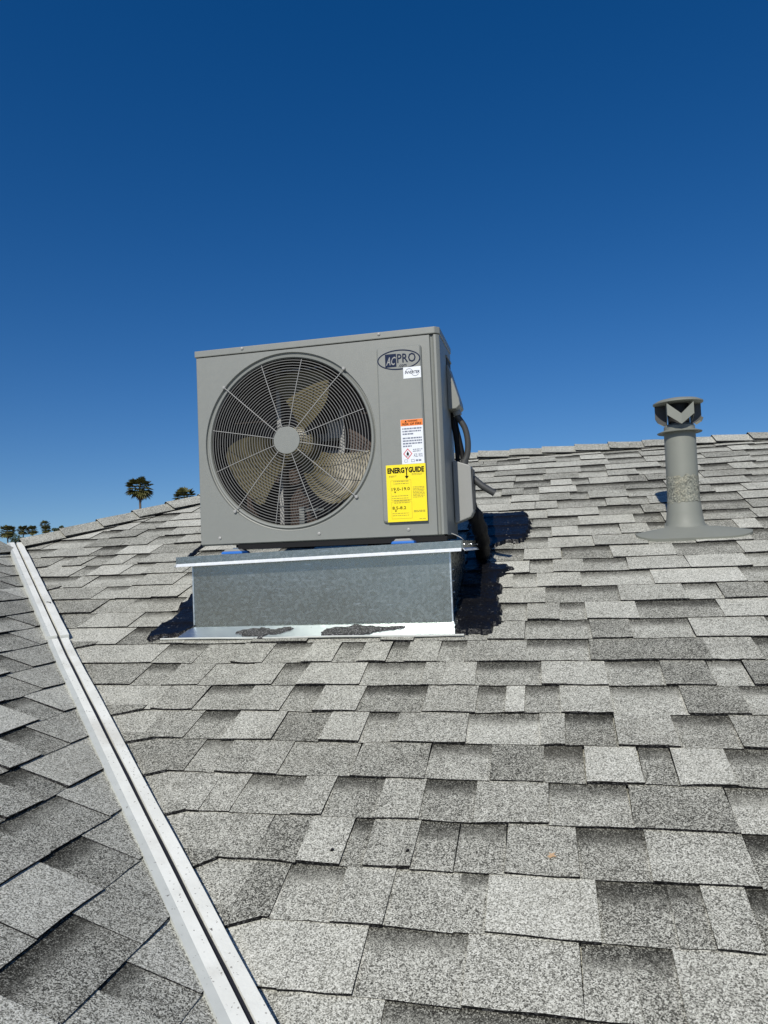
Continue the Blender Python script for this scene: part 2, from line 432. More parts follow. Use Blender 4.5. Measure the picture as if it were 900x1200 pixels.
def piece_mesh(m, p):
    pl, v0, (a0, c0, a1, c1), ty, L = p['pl'], p['v0'], p['u'], p['typ'], p['vlen']
    r = random.Random(int(round(a0*1e4))*7919+int(round(v0*1e4))*31+ord(ty))
    h = (.0108 if ty == 'H' else .0066)+r.uniform(-.001, .002)
    ht = .0045 if ty == 'H' else .0015
    lt = L+.022 if L > EXPO-.02 else L
    band = 0.0
    if ty == 'L': band = r.uniform(.9, 1.12) if r.random() < .9 else .55
    n = 4 if c0-a0 > .12 else 3
    bot, low, top = [], [], []
    skew = r.uniform(-.0025, .0025)
    for k in range(n):
        f = k/(n-1)
        dv = r.uniform(-.0018, .0018)+skew*(f-.5)*2
        hh = h+r.uniform(-.0008, .0018)
        ub = a0+(c0-a0)*f+(0 if 0 < k < n-1 else r.uniform(-.0015, .0015)); ut = a1+(c1-a1)*f
        q = m.vert(pl.P(ub, v0+dv, hh)); m.uv[q] = (0, 0); bot.append(q)
        q = m.vert(pl.P(ub, v0+dv+.002, .0005)); m.uv[q] = (0, 0); low.append(q)
        q = m.vert(pl.P(ut, v0+lt, ht)); m.uv[q] = (0, band*lt/EXPO); top.append(q)
    tn = p['tone']
    for k in range(n-1):
        m.face((bot[k], bot[k+1], top[k+1], top[k]), 0, tn)
        m.face((low[k], low[k+1], bot[k+1], bot[k]), 1, tn)
    ba = m.vert(pl.P(a1, v0+lt, -.006)); bb = m.vert(pl.P(c1, v0+lt, -.006))
    m.face((low[0], bot[0], top[0], ba), 1, tn); m.face((low[-1], bb, top[-1], bot[-1]), 1, tn)
    m.face([ba, bb]+low[::-1], 1, tn)
    return m
# rank by visible size in the picture
def score(p):
    pl, v0 = p['pl'], p['v0']; a0, c0, a1, c1 = p['u']
    q = [proj(pl.P(u, v, .01)) for u, v in ((a0, v0), (c0, v0), (c1, v0+p['vlen']), (a1, v0+p['vlen']))]
    if min(t[2] for t in q) < .2: return 0
    q = [(min(max(x, 0), 900), min(max(y, 0), 1200)) for x, y, z in q]
    A = abs(sum(q[k][0]*q[(k+1) % 4][1]-q[(k+1) % 4][0]*q[k][1] for k in range(4)))/2
    cx = sum(t[0] for t in q)/4; cy = sum(t[1] for t in q)/4
    if 235 < cx < 530 and 500 < cy < 735: A *= .05
    return A
order = sorted(PIECES, key=score, reverse=True)
stuff = MB()
for k, p in enumerate(order):
    if k < 299: piece_mesh(MB(), p).build('shingle', [M['shingle'], M['edge']], roof)
    else: piece_mesh(stuff, p)
# clipped corner flaps where the courses die into the valley metal
for i in range(-2, 15):
    v0 = S0+(i-8)*EXPO; y = main_y(v0); x = VC-y+.045
    if y > JY-.1 or rng.random() < .5: continue
    L = rng.uniform(.04, .13); D = rng.uniform(.02, .065)
    pts = [(x-.02, v0+.02), (x-.02+D*.5, v0-D), (x+L, v0-.002), (x+L, v0+.02)]
    b = [stuff.vert(MAIN.P(u, v, .0145 if v < v0+.01 else .012)) for u, v in pts]; lo = [stuff.vert(MAIN.P(u, v, .002)) for u, v in pts]
    tn = rng.uniform(.3, .5)
    stuff.face(b, 0, tn)
    for k in range(4): stuff.face((lo[k], lo[(k+1) % 4], b[(k+1) % 4], b[k]), 1, tn)
so = stuff.build('shingle_field', [M['shingle'], M['edge']], roof); so['kind'] = 'stuff'

# ---- hip, ridge and wing caps --------------------------------------
def cap_run(name, A, B, n1, n2, expo, length=.30, wid=.135, limit=99, peak=.018):
    A, B = Vector(A), Vector(B); d = (B-A).normalized(); n1, n2 = Vector(n1).normalized(), Vector(n2).normalized()
    up = (n1+n2).normalized()
    s1 = d.cross(n1); s1 = s1 if s1.z < 0 else -s1
    s2 = d.cross(n2); s2 = s2 if s2.z < 0 else -s2
    N = min(int((B-A).length/expo)+1, limit)
    for k in range(N):
        r = random.Random(k*7+len(name)); m = MB(); L = min(length, (B-A).length-k*expo+.02)
        tn = r.uniform(.52, .76); jit = r.uniform(-.006, .006); rings = []
        for t, h in ((0, .029+r.uniform(-.003, .004)), (.06, .027), (expo, .019), (L, .010)):
            p = A+d*(k*expo+t); row = []
            for sd_, nn, off, dh in ((s1, n1, wid+jit, .0), (s1, n1, .062, peak*.45), (s1, up, .010, peak), (s2, up, .010, peak), (s2, n2, .062, peak*.45), (s2, n2, wid-jit, .0)):
                top = p+sd_*off+nn*(h+dh); row.append((top, top-nn*(.0055 if t == 0 else .007)))
            rings.append(row)
        idx = [[(m.vert(a), m.vert(b)) for a, b in row] for row in rings]
        for ra, rb in zip(idx, idx[1:]):
            for q in range(5):
                m.face((ra[q][0], rb[q][0], rb[q+1][0], ra[q+1][0]), 0, tn)
                m.face((ra[q][1], ra[q+1][1], rb[q+1][1], rb[q][1]), 1, tn)
            for q in (0, 5): m.face((ra[q][0], ra[q][1], rb[q][1], rb[q][0]), 1, tn)
        for q in range(5): m.face((idx[0][q][0], idx[0][q+1][0], idx[0][q+1][1], idx[0][q][1]), 1, tn)
        o = m.build(name, [M['shingle'], M['edge']], roof); fix_normals(o)
nW = (-SN, 0, CS); nB = (0, SN, CS)
cap_run('hip_cap', (JX+.03, JY+.03, JZ+.01), (HX, RY, RZ), MAIN.n, nW, .212)
cap_run('ridge_cap', (HX-.05, RY, RZ), (5.2, RY, RZ), MAIN.n, nB, .212, peak=.012)
cap_run('wing_ridge_cap', (JX, JY-.12, JZ), (JX, JY-3.4, JZ), WING.n, nW, .212)

# ---- valley metal ---------------------------------------------------
vd = Vector((-1, 1, TP)).normalized()                 # up the valley
sM = vd.cross(MAIN.n); sM = sM if sM.x > 0 else -sM   # into the main plane, away from the valley
sWg = vd.cross(WING.n); sWg = sWg if sWg.x < 0 else -sWg
sMx = sM
VT = Vector((JX, JY, JZ))-vd*.02
def valley_at(d): return VT-vd*d
flash = MB()
Lend = (Vector((WE, YE, ZE))-VT).length
cut = 1.62
spans = [(.0, cut-.004, .036), (cut+.008, Lend+.05, .030)]
fparent = None
for k, (d0, d1, h) in enumerate(spans):
    # cross-section in (h, u): h across the valley towards the main slope, u out of it
    N = 26
    L_ = MB(); Rr = MB()
    rowsL = []; rowsR = []
    r = random.Random(3+k)
    hd = Vector((1, 1, 0)).normalized(); ud = hd.cross(vd); ud = ud if ud.z > 0 else -ud
    for q in range(N+1):
        d = d0+(d1-d0)*q/N; b = valley_at(d)
        wv = r.uniform(-.0012, .0012); wd = .003 if k == 0 else 0; lift = .008 if k == 0 else 0
        off = .022*max(0, 1-d/1.8); X = lambda h, u: b+hd*(h+off)+ud*(u+lift)
        gr = .004*max(0, d-1.2)
        sl = [X(-.0185, .012), X(-.0185, .0310), X(-.0385-wd-gr*.5+wv*.5, .0305), X(-.0505-wd-gr+r.uniform(-.0009, .0009), .0285), X(-.0525-wd-gr, .010)]
        sr = [X(-.0070, .012), X(-.0070, .0300), X(.0185+wd+wv, .0310), X(.0195+wd+wv, .004)]
        rowsL.append([L_.vert(p) for p in sl]); rowsR.append([Rr.vert(p) for p in sr])
    for A, B in zip(rowsL, rowsL[1:]):
        for j in range(4): L_.face((A[j], A[j+1], B[j+1], B[j]), 1 if j >= 2 else 0)
    for A, B in zip(rowsR, rowsR[1:]):
        for j in range(3): Rr.face((A[j], A[j+1], B[j+1], B[j]), 0)
    for rows, mm in ((rowsL, L_), (rowsR, Rr)):
        mm.face(rows[0], 0); mm.face(rows[-1], 0)
    lo = L_.build('valley_flashing', [M['flash'], M['flash_side']], house); fix_normals(lo)
    ro = Rr.build('flashing_leaf', [M['flash'], M['flash_side']], lo); fix_normals(ro)
    if k == 0: f0 = lo
slit_strip = MB(); slit_strip.tube([valley_at(d*.1)-Vector((1, 1, 0))*(.009-.0155*max(0, 1-d*.1/1.8))+Vector((0, 0, .019+.0015*math.sin(d*1.7))) for d in range(0, int(Lend*10))], .0075, 6)
slit_strip.build('slit_shade', M['slit_and_wire'], house)  # black strip standing in for the shade in the open slit
tw = MB(); b0 = valley_at(1.20)+Vector((0, 0, .026))
tw.tube([b0, b0+sMx*.012+MAIN.n*.012+vd*.012, b0+sMx*.022+MAIN.n*.010, b0+sMx*.024-vd*.022+MAIN.n*.003], .0022, 6); tw.build('wire_scrap', M['slit_and_wire'], house)

# ---- tar draped over the shingles -----------------------------------
def inside(x, y, poly):
    c = False; n = len(poly)
    for i in range(n):
        (x1, y1), (x2, y2) = poly[i], poly[(i+1) % n]
        if (y1 > y) != (y2 > y) and x < (x2-x1)*(y-y1)/(y2-y1)+x1: c = not c
    return c
def prof(s):
    f = ((s-S0)/EXPO) % 1.0
    return .0165-.004*f
def tar_sheet(name, poly, step=.008, lift=.009, matl='tar', rough=.022, parent=None, base=None, seed=0.0, bump=.0018):
    poly2 = [(x, sy(y)) for x, y in poly]
    xs = [p[0] for p in poly2]; ss = [p[1] for p in poly2]
    nx = int((max(xs)-min(xs)+.1)/step)+1; ns = int((max(ss)-min(ss)+.1)/step)+1
    g = {}
    for i in range(nx):
        for j in range(ns):
            x = min(xs)-.05+i*step; s = min(ss)-.05+j*step
            v = Vector((x*22+seed, s*22, 0)); dx = noise.noise(v)*rough+noise.noise(v*3.3)*rough*.5; ds = noise.noise(v+Vector((9, 4, 2)))*rough+noise.noise(v*3.1+Vector((1, 7, 3)))*rough*.5
            if inside(x+dx, s+ds, poly2): g[i, j] = (x, s)
    m = MB(); vi = {}
    for (i, j), (x, s) in g.items():
        nb = sum(((i+a, j+b) in g) for a in (-1, 0, 1) for b in (-1, 0, 1))
        w = (prof(s) if base is None else base)+lift+bump*(noise.noise(Vector((x*40, s*40, seed)))+.5*noise.noise(Vector((x*110, s*110, seed))))
        if nb < 9: w = (prof(s) if base is None else base)-.006
        vi[i, j] = m.vert(MAIN.P(x, s, w))
    for (i, j) in g:
        q = [(i, j), (i+1, j), (i+1, j+1), (i, j+1)]
        if all(k in g for k in q): m.face([vi[k] for k in q])
    return m.build(name, M[matl], parent, smooth=False if matl == 'drytar' else True)
tar_sheet('tar_patch', [(.955, -.115), (1.10, -.115), (1.118, .02), (1.112, .10), (1.095, .25), (1.10, .36), (1.155, .46), (1.05, .478), (1.045, .66), (1.09, .715), (1.185, .735), (1.215, .87), (1.212, .99), (1.198, 1.145), (1.04, 1.135), (.9, 1.14)], parent=house, seed=3.1)
tar_sheet('tar_patch', [(-.0, -.095), (-.15, -.14), (-.178, -.09), (-.150, .05), (-.172, .16), (-.175, .30), (-.16, .62), (.05, .62)], parent=house, seed=8.7)
tar_sheet('tar_patch', [(-.425, .68), (-.395, .68), (-.405, 1.0), (-.435, 1.0)], parent=house, seed=1.7, rough=.008)  # narrow dark strip behind the left end of the lid

# ---- walls and eaves ------------------------------------------------
m = MB()
inset = .45
outline = [(XE+inset, BY-inset), (XE+inset, WY+inset), (WE-inset, WY+inset), (WE-inset, YE+inset), (XR-inset, YE+inset), (XR-inset, BY-inset)]
for a, b in zip(outline, outline[1:]+outline[:1]):
    w = MB(); av, bv = Vector((*a, GZ)), Vector((*b, GZ)); d = (bv-av).normalized(); n = Vector((-d.y, d.x, 0))*.15
    w.prism([av, bv, bv+n, av+n], (0, 0, ZE-GZ-.062)); w.build('wall', M['stucco'], house)
for pts, ext in (([(XR-.45, YE+.3, ZE), (XR-.45, BY-.3, ZE), (XR-.45, RY, RZ-.12)], (.05, 0, 0)), ([(XE+.3, WY+.45, ZE), (WE-.3, WY+.45, ZE), (JX, WY+.45, JZ-.12)], (0, -.05, 0))):
    w = MB(); w.prism(pts, ext); w.build('gable', M['stucco'], house)
ev = [(XE, BY), (XE, WY), (WE, WY), (WE, YE), (XR, YE), (XR, BY)]
w = MB()
for k in (0, 3, 2, 5):
    a, b = ev[k], ev[(k+1) % 6]
    if k in (5,): a, b = (XR, BY), (XE, BY)
    lo = (min(a[0], b[0])-.012, min(a[1], b[1])-.012, ZE-.16); hi = (max(a[0], b[0])+.012, max(a[1], b[1])+.012, ZE-.064)
    w.box(lo, hi)
w.build('fascia', M['trim'], house)

# ------------------------------------------------------------------ ground
g = MB(); g.poly([(-3500, -3500, GZ), (3500, -3500, GZ), (3500, 3500, GZ), (-3500, 3500, GZ)])
go = g.build('ground', M['ground']); go['kind'] = 'structure'; go['label'] = 'flat dry ground around the house'

# ------------------------------------------------------------------ sheet-metal curb
curb = thing('equipment_curb', 'galvanized sheet-metal curb with an overhanging lid carrying the air conditioner', 'roof curb', (.47, .2, -.25))
CX0, CX1, CY0, CY1 = -.012, .949, -.04, .43
def lidz(x): return -.0365+.0178*x
def rz(y): return ZO+TP*(y-YO)
def panel(name, pts, ext, m_='galv', parent=None, bevel=0):
    w = MB(); w.prism(pts, ext); o = w.build(name, M[m_], parent or curb, bevel=bevel); fix_normals(o); return o
panel('front_panel', [(CX0, CY0, rz(CY0)-.01), (CX1, CY0, rz(CY0)-.01), (CX1, CY0, lidz(CX1)-.006), (CX0, CY0, lidz(CX0)-.006)], (0, .002, 0))
# seams standing proud at the front corners
for x in (CX0-.004, CX1-.001):
    w = MB(); w.box((x, CY0-.003, rz(CY0)-.005), (x+.005, CY0+.012, lidz(x)-.03)); w.build('corner_seam', M['galv_lit'], curb)
for x in (CX0, CX1-.002):
    panel('side_panel', [(x, CY0+.002, rz(CY0)-.01), (x, CY1, rz(CY1)-.01), (x, CY1, lidz(x)-.006), (x, CY0+.002, lidz(x)-.006)], (.002, 0, 0))
panel('rear_panel', [(CX0, CY1, rz(CY1)-.01), (CX1, CY1, rz(CY1)-.01), (CX1, CY1, lidz(CX1)-.006), (CX0, CY1, lidz(CX0)-.006)], (0, .002, 0))
# flange strips on the shingles
fw = .017
def onroof(x, y, w=fw): return MAIN.P(x, sy(y), w)
panel('flange', [onroof(CX0-.012, CY0-.006), onroof(CX0-.022, -.126), onroof(CX1+.018, -.126), onroof(CX1+.01, CY0-.006)], MAIN.n*.002, 'galv_lit')
panel('flange', [onroof(CX0, CY0), onroof(CX0-.022-.065, -.122, .015), onroof(CX0-.05, .0, .012), onroof(CX0-.03, .4, .012), onroof(CX0, .43, .012)], MAIN.n*.0015, 'galv_lit')
panel('flange', [onroof(CX1, CY0), onroof(CX1+.035, -.118, .015), onroof(CX1+.03, 0, .012), onroof(CX1+.03, .43, .012), onroof(CX1, .43, .014)], MAIN.n*.0015, 'galv')
lip = MB(); lip.tube([onroof(CX0-.09+.01*k*11, -.1275, .015+.0015*math.sin(k*1.3)) for k in range(11)], .0035, 6); lip.build('flange_hem', M['flash_side'], curb)
# lid
LX0, LX1, LY0, LY1 = -.058, .996, -.078, .47
lid = MB()
tx = lambda x, y, dz=0: (x, y, lidz(x)+dz)
lid.prism([tx(LX0, LY0), tx(LX1, LY0), tx(LX1, LY1), tx(LX0, LY1)], (0, 0, -.003))
lo = lid.build('lid', M['galv'], curb); fix_normals(lo)
def rim(pA, pB, out):
    out = Vector(out)*.0025; w = MB()
    pA, pB = Vector(pA), Vector(pB); dn = Vector((0, 0, -.0255))
    w.prism([pA, pB, pB+dn, pA+dn], out)
    o = w.build('lid_rim', M['galv'], lo); fix_normals(o)
    hem = MB(); o3 = Vector(out).normalized()
    a, b = pA+dn, pB+dn
    hem.prism([a+o3*.0025, b+o3*.0025, b+o3*.011+Vector((0, 0, -.009)), a+o3*.011+Vector((0, 0, -.009))], (0, 0, -.002))
    h = hem.build('lid_hem', M['hem'], lo); fix_normals(h)
rim(tx(LX0, LY0), tx(LX1, LY0), (0, -1, 0)); rim(tx(LX1+.001, LY0), tx(LX1+.001, LY1), (1, 0, 0)); rim(tx(LX0-.001, LY0), tx(LX0-.001, LY1), (-1, 0, 0)); rim(tx(LX0, LY1), tx(LX1, LY1), (0, 1, 0))
for x in (1.0015,):
    for y in (-.05, .18, .4):
        w = MB(); w.lathe((x, y, lidz(1)-.014), [(.004, 0), (.004, .003), (.002, .005)], 10, axis='x'); w.build('screw', M['steel'], curb, True)
for z in (-.12, -.16, -.2):
    w = MB(); w.lathe((CX1, .03, z), [(.004, 0), (.004, .002), (.002, .004)], 10, axis='x'); w.build('screw', M['steel'], curb, True)
# two dried tar smears on the front flange
def blob(pts, seed):
    b = tar_sheet('tar_smear', pts, .006, .0035, 'drytar', .012, curb, fw+.003, seed, .0035)
blob([(.165, -.098), (.19, -.072), (.26, -.056), (.31, -.066), (.375, -.052), (.40, -.072), (.375, -.098), (.33, -.122), (.26, -.131), (.20, -.128)], 2.2)
blob([(.485, -.112), (.51, -.072), (.57, -.054), (.66, -.056), (.72, -.066), (.80, -.058), (.80, -.086), (.73, -.104), (.67, -.127), (.56, -.132), (.50, -.130)], 6.1)

# ------------------------------------------------------------------ air conditioner
ACW, ACH, ACD = .94, .7466, .309
ac = thing('air_conditioner', 'grey side-discharge air conditioner with a round fan grille standing on the metal curb', 'air conditioner', (.47, .15, 0))
FC = (.366, .375); FR = .311; RR = .333
def front():
    m = MB(); N = 96; zt = .7185
    x0, x1, z0, z1 = .004, .705, .006, zt
    corners = [(x1, z1), (x0, z1), (x0, z0), (x1, z0)]
    circ = []; outer = []
    angs = sorted([2*math.pi*k/N for k in range(N)]+[math.atan2(z-FC[1], x-FC[0]) % (2*math.pi) for x, z in corners])
    for a in angs:
        c, s_ = math.cos(a), math.sin(a)
        t = min(((x1-FC[0])/c if c > 1e-9 else 1e9), ((x0-FC[0])/c if c < -1e-9 else 1e9), ((z1-FC[1])/s_ if s_ > 1e-9 else 1e9), ((z0-FC[1])/s_ if s_ < -1e-9 else 1e9))
        prof_ = [(t, 0)] + [(RR, 0), (RR-.002, .009), (RR-.006, .010), (RR-.0115, .002), (FR+.004, .003), (FR, .010)]
        outer.append([m.vert((FC[0]+r*c, y, FC[1]+r*s_)) for r, y in prof_])
    n = len(outer)
    for k in range(n):
        A, B = outer[k], outer[(k+1) % n]
        for j in range(len(A)-1): m.face((A[j], B[j], B[j+1], A[j+1]), 0)
    # the strip to the right with a shallow groove and the chamfered corner
    xs = [(.705, 0), (.905, 0), (.908, .008), (.913, .010), (.918, .006), (.921, 0), (.9285, 0), (.938, .009), (.94, .013)]
    prev = None
    for x, y in xs:
        cur = (m.vert((x, y, z0)), m.vert((x, y, z1)))
        if prev: m.face((prev[0], cur[0], cur[1], prev[1]))
        prev = cur
    # left and bottom returns
    m.quad((x0, 0, z0), (x0, 0, z1), (0, .006, z1), (0, .006, z0))
    m.quad((x0, 0, z0), (.928, 0, z0), (.928, .012, 0), (x0, .012, 0))
    o = m.build('front_panel', M['ac'], ac, True); fix_normals(o); return o
fp = front()
def part(name, fn, m_, parent=ac, smooth=False, bevel=0, fix=True):
    m = MB(); fn(m); o = m.build(name, m_, parent, smooth, bevel)
    if fix: fix_normals(o)
    return o
part('side_panel', lambda m: m.box((0, .007, .004), (.003, ACD, .72)), M['ac'], bevel=.001)
rs = part('side_panel', lambda m: m.box((ACW-.004, .0135, .004), (ACW, ACD, .72)), M['ac'], bevel=.001)
part('rear_panel', lambda m: (m.box((.0032, ACD-.004, .004), (.06, ACD-.001, .72)), m.box((.7, ACD-.004, .004), (ACW-.0042, ACD-.001, .72)), m.box((.06, ACD-.0041, .004), (.7, ACD-.0011, .06)), m.box((.06, ACD-.0041, .68), (.7, ACD-.0011, .72))), M['ac'])
def lidfn(m):
    c = .014; z0, z1 = .7215, ACH
    pts = [(-.003, -.003), (ACW-c, -.003), (ACW+.003, c-.002), (ACW+.003, ACD+.004), (-.003, ACD+.004)]
    m.prism([(x, y, z0) for x, y in pts], (0, 0, z1-z0))
tl = part('top_cover', lidfn, M['ac'], bevel=.003)
for x, y in ((.193, -.0035), (.723, -.0035)):
    part('screw', lambda m: m.lathe((x, y, .7385), [(.0058, .001), (.0058, -.002), (.003, -.004)], 14, axis='y'), M['spoke'], tl, True)
for x in (.08, .47, .802):
    part('screw', lambda m: m.lathe((x, 0, .028), [(.006, .001), (.006, -.002), (.003, -.004)], 14, axis='y'), M['spoke'], fp, True)
# base pan and feet
part('base_pan', lambda m: (m.box((.15, .004, -.0175), (.936, .042, -.0003)), m.box((.125, .043, -.0100), (.935, ACD-.006, .0035))), M['black'])  # front bar is black to paint the shaded gap under the cabinet
for x in (.135, .765):
    part('foot', lambda m: m.box((x-.025, .045, -.0175), (x+.06, ACD+.03, -.0105)), M['steel'])
# raised label panel right of the fan
def lp(m):
    x0, x1, z0, z1, r = .711, .877, .053, .688, .014
    rings = []
    for off, y in ((0, .001), (.002, -.008), (.007, -.0115)):
        ring = []
        for cx, cz, a0 in ((x1-r, z1-r, 0), (x0+r, z1-r, 90), (x0+r, z0+r, 180), (x1-r, z0+r, 270)):
            for k in range(6):
                a = rad(a0+18*k); ring.append(m.vert((cx+(r-off)*math.cos(a), y, cz+(r-off)*math.sin(a))))
        rings.append(ring)
    for A, B in zip(rings, rings[1:]):
        for k in range(len(A)): m.face((A[k], A[(k+1) % len(A)], B[(k+1) % len(A)], B[k]))
    m.face(rings[-1])
lpn = part('label_panel', lp, M['ac'])
PY = -.0115
# ---- grille
guard = part('fan_guard', lambda m: m.lathe((FC[0], 0, FC[1]), [(.0505, -.020), (.0505, -.0255), (.049, -.0262)], 40, axis='y'), M['ac'])
def gy(r): return -.020+.022*(r/FR)**2.4
NR = 25
for k in range(NR):
    r = .056+(FR-.008-.056)*k/(NR-1)
    m = MB(); m.tube([(FC[0]+r*math.cos(2*math.pi*q/72), gy(r), FC[1]+r*math.sin(2*math.pi*q/72)) for q in range(72)], .00155, 5, closed=True)
    m.build('guard_ring', M['wire'], guard, True)
for k in range(12):
    a = rad(18.6+30*k); long = k % 3 == 1
    R1 = RR+.004 if long else FR-.004
    rr_ = [.048+(R1-.048)*q/8 for q in range(9)]
    m = MB(); m.tube([(FC[0]+r*math.cos(a), gy(min(r, FR))-.003-(.004 if long and r > FR else 0), FC[1]+r*math.sin(a)) for r in rr_], .0015 if long else .0013, 6)
    m.build('guard_spoke', M['spoke'], guard, True)
    if long:
        part('guard_screw', lambda m: m.lathe((FC[0]+(RR+.001)*math.cos(a), -.002, FC[1]+(RR+.001)*math.sin(a)), [(.0065, .003), (.0065, -.004), (.004, -.006)], 14, axis='y'), M['spoke'], guard, True)
# ---- inside
part('fan_shroud', lambda m: m.lathe((FC[0], 0, FC[1]), [(FR+.0005, .0102), (FR-.001, .05), (FR+.004, .09), (FR+.02, .10)], 64, axis='y', caps=False), M['inner'], smooth=True)
part('coil', lambda m: m.box((.02, .262, .03), (.70, .29, .70)), M['coil'])
part('inner_wall', lambda m: (m.box((.7, .02, .01), (.704, .26, .715)), m.box((.01, .02, .01), (.0135, .26, .715)), m.box((.0136, .02, .006), (.6998, .261, .011)), m.box((.0136, .02, .711), (.6998, .261, .7155))), M['inner'])
fan = part('fan', lambda m: m.lathe((FC[0], 0, FC[1]), [(.05, .075), (.066, .085), (.072, .160), (.05, .165)], 36, axis='y'), M['blade'], smooth=True)
for ba in (74, -46, 194):
    m = MB(); NU, NV = 12, 9; top = []; bot = []
    for i in range(NU+1):
        t = i/NU; r = .062+(.288-.062)*t
        rt, rb = [], []
        for j in range(NV+1):
            f = j/NV
            spread = 26+4*math.sin(t*3.1)
            lead = 14*t*t
            a = rad(ba+lead+(f-.5)*2*spread*(1-.16*(t > .95)))
            y = .108+.054*(f-.5)*2*(1-.3*t)+.010*math.sin(f*math.pi)
            rt.append(m.vert((FC[0]+r*math.cos(a), y, FC[1]+r*math.sin(a)))); rb.append(m.vert((FC[0]+r*math.cos(a), y+.0035, FC[1]+r*math.sin(a))))
        top.append(rt); bot.append(rb)
    for i in range(NU):
        for j in range(NV):
            m.face((top[i][j], top[i+1][j], top[i+1][j+1], top[i][j+1])); m.face((bot[i][j], bot[i][j+1], bot[i+1][j+1], bot[i+1][j]))
    for j in range(NV): m.face((top[NU][j], bot[NU][j], bot[NU][j+1], top[NU][j+1]))
    for i in range(NU):
        for e in (0, NV): m.face((top[i][e], bot[i][e], bot[i+1][e], top[i+1][e]))
    o = m.build('blade', M['blade'], fan, True); fix_normals(o)
mt = part('fan_motor', lambda m: m.lathe((FC[0], 0, FC[1]), [(.06, .17), (.062, .175), (.062, .235), (.05, .24)], 30, axis='y'), M['ac_dark'], smooth=True)
part('motor_bracket', lambda m: (m.box((.505, .205, .03), (.522, .25, .52)), m.box((.455, .198, .405), (.505, .203, .47)), m.box((.245, .205, .03), (.262, .25, .70)), m.box((.263, .225, .33), (.504, .245, .36)), m.box((.263, .225, .40), (.504, .245, .43))), M['spoke'])
part('support_leg', lambda m: (m.box((.365, .09, .02), (.385, .12, .135)), m.box((.460, .15, .02), (.470, .17, .125)), m.box((.3852, .10, .118), (.46, .16, .126))), M['ac'])
# ---- lettering
def text(s_, x0, x1, z0, z1, y, m_, parent, name='lettering', bold=0.0, shear=0.0):
    cu = bpy.data.curves.new('lettering', 'FONT'); cu.body = s_; cu.offset = bold; cu.shear = shear; cu.resolution_u = 2
    ob = bpy.data.objects.new('tmp_text', cu); C.objects.link(ob)
    dg = bpy.context.evaluated_depsgraph_get(); me = bpy.data.meshes.new_from_object(ob.evaluated_get(dg)); C.objects.unlink(ob); bpy.data.objects.remove(ob)
    vs = [v.co.copy() for v in me.vertices]
    ax, bx = min(v.x for v in vs), max(v.x for v in vs); ay, by = min(v.y for v in vs), max(v.y for v in vs)
    for v, c in zip(me.vertices, vs): v.co = (x0+(c.x-ax)/(bx-ax)*(x1-x0), y, z0+(c.y-ay)/max(by-ay, 1e-6)*(z1-z0))
    me.materials.clear(); me.materials.append(M[m_]); me.name = name
    o = bpy.data.objects.new(name, me); C.objects.link(o); attach(o, parent); return o
def sheet(name, x0, x1, z0, z1, y, m_, parent, rot=0):
    m = MB(); m.box((x0, y, z0), (x1, y+.0006, z1)); return m.build(name, M[m_], parent)
def lines(m, x0, x1, zs, h, y, seed, fill=1.0):
    r = random.Random(seed)
    for z in zs:
        x = x0; end = x0+(x1-x0)*(fill if z == zs[-1] else 1)
        while x < end-.002:
            w = min(r.uniform(.003, .011), end-x); m.quad((x, y, z), (x+w, y, z), (x+w, y, z+h), (x, y, z+h)); x += w+r.uniform(.0012, .0024)
def frame(m, x0, x1, z0, z1, t, y):
    m.quad((x0, y, z0), (x1, y, z0), (x1, y, z0+t), (x0, y, z0+t)); m.quad((x0, y, z1-t), (x1, y, z1-t), (x1, y, z1), (x0, y, z1))
    m.quad((x0, y, z0+t), (x0+t, y, z0+t), (x0+t, y, z1-t), (x0, y, z1-t)); m.quad((x1-t, y, z0+t), (x1, y, z0+t), (x1, y, z1-t), (x1-t, y, z1-t))
# oval badge
def oval(m):
    cx, cz, a, b, t, y = .794, .636, .0785, .0365, .0042, PY-.0008; N = 64
    o_ = [m.vert((cx+a*math.cos(2*math.pi*k/N), y, cz+b*math.sin(2*math.pi*k/N))) for k in range(N)]
    i_ = [m.vert((cx+(a-t)*math.cos(2*math.pi*k/N), y, cz+(b-t)*math.sin(2*math.pi*k/N))) for k in range(N)]
    for k in range(N): m.face((o_[k], o_[(k+1) % N], i_[(k+1) % N], i_[k]))
badge = part('badge', oval, M['navy'], fix=False)
sq = sheet('badge_square', .7445, .7850, .6115, .6585, PY-.0010, 'navy', badge)
text('AC', .7475, .7835, .6180, .6480, PY-.0014, 'box', badge, bold=.012, shear=.35)
text('PRO', .7885, .8560, .6240, .6570, PY-.0010, 'navy', badge, bold=.012)
text('.com', .7925, .8220, .6090, .6180, PY-.0010, 'navy', badge, bold=.01)
inv = sheet('inverter_sticker', .809, .8725, .5655, .606, PY-.0010, 'white', ac)
text('INVERTER', .8145, .868, .5815, .5920, PY-.0014, 'navy', inv, bold=.02, shear=.2)
def arcs(m):
    for cx, cz, rx, rz_, a0, a1 in ((.830, .588, .0135, .0125, 10, 170), (.852, .583, .013, .0105, 190, 340)):
        P = [(cx+rx*math.cos(rad(a0+(a1-a0)*k/14)), cz+rz_*math.sin(rad(a0+(a1-a0)*k/14))) for k in range(15)]
        Q = [(cx+(rx-.0013)*math.cos(rad(a0+(a1-a0)*k/14)), cz+(rz_-.0013)*math.sin(rad(a0+(a1-a0)*k/14))) for k in range(15)]
        for k in range(14): m.quad(*[(x, PY-.0014, z) for x, z in (P[k], P[k+1], Q[k+1], Q[k])])
part('logo_arc', arcs, M['navy'], inv, fix=False)
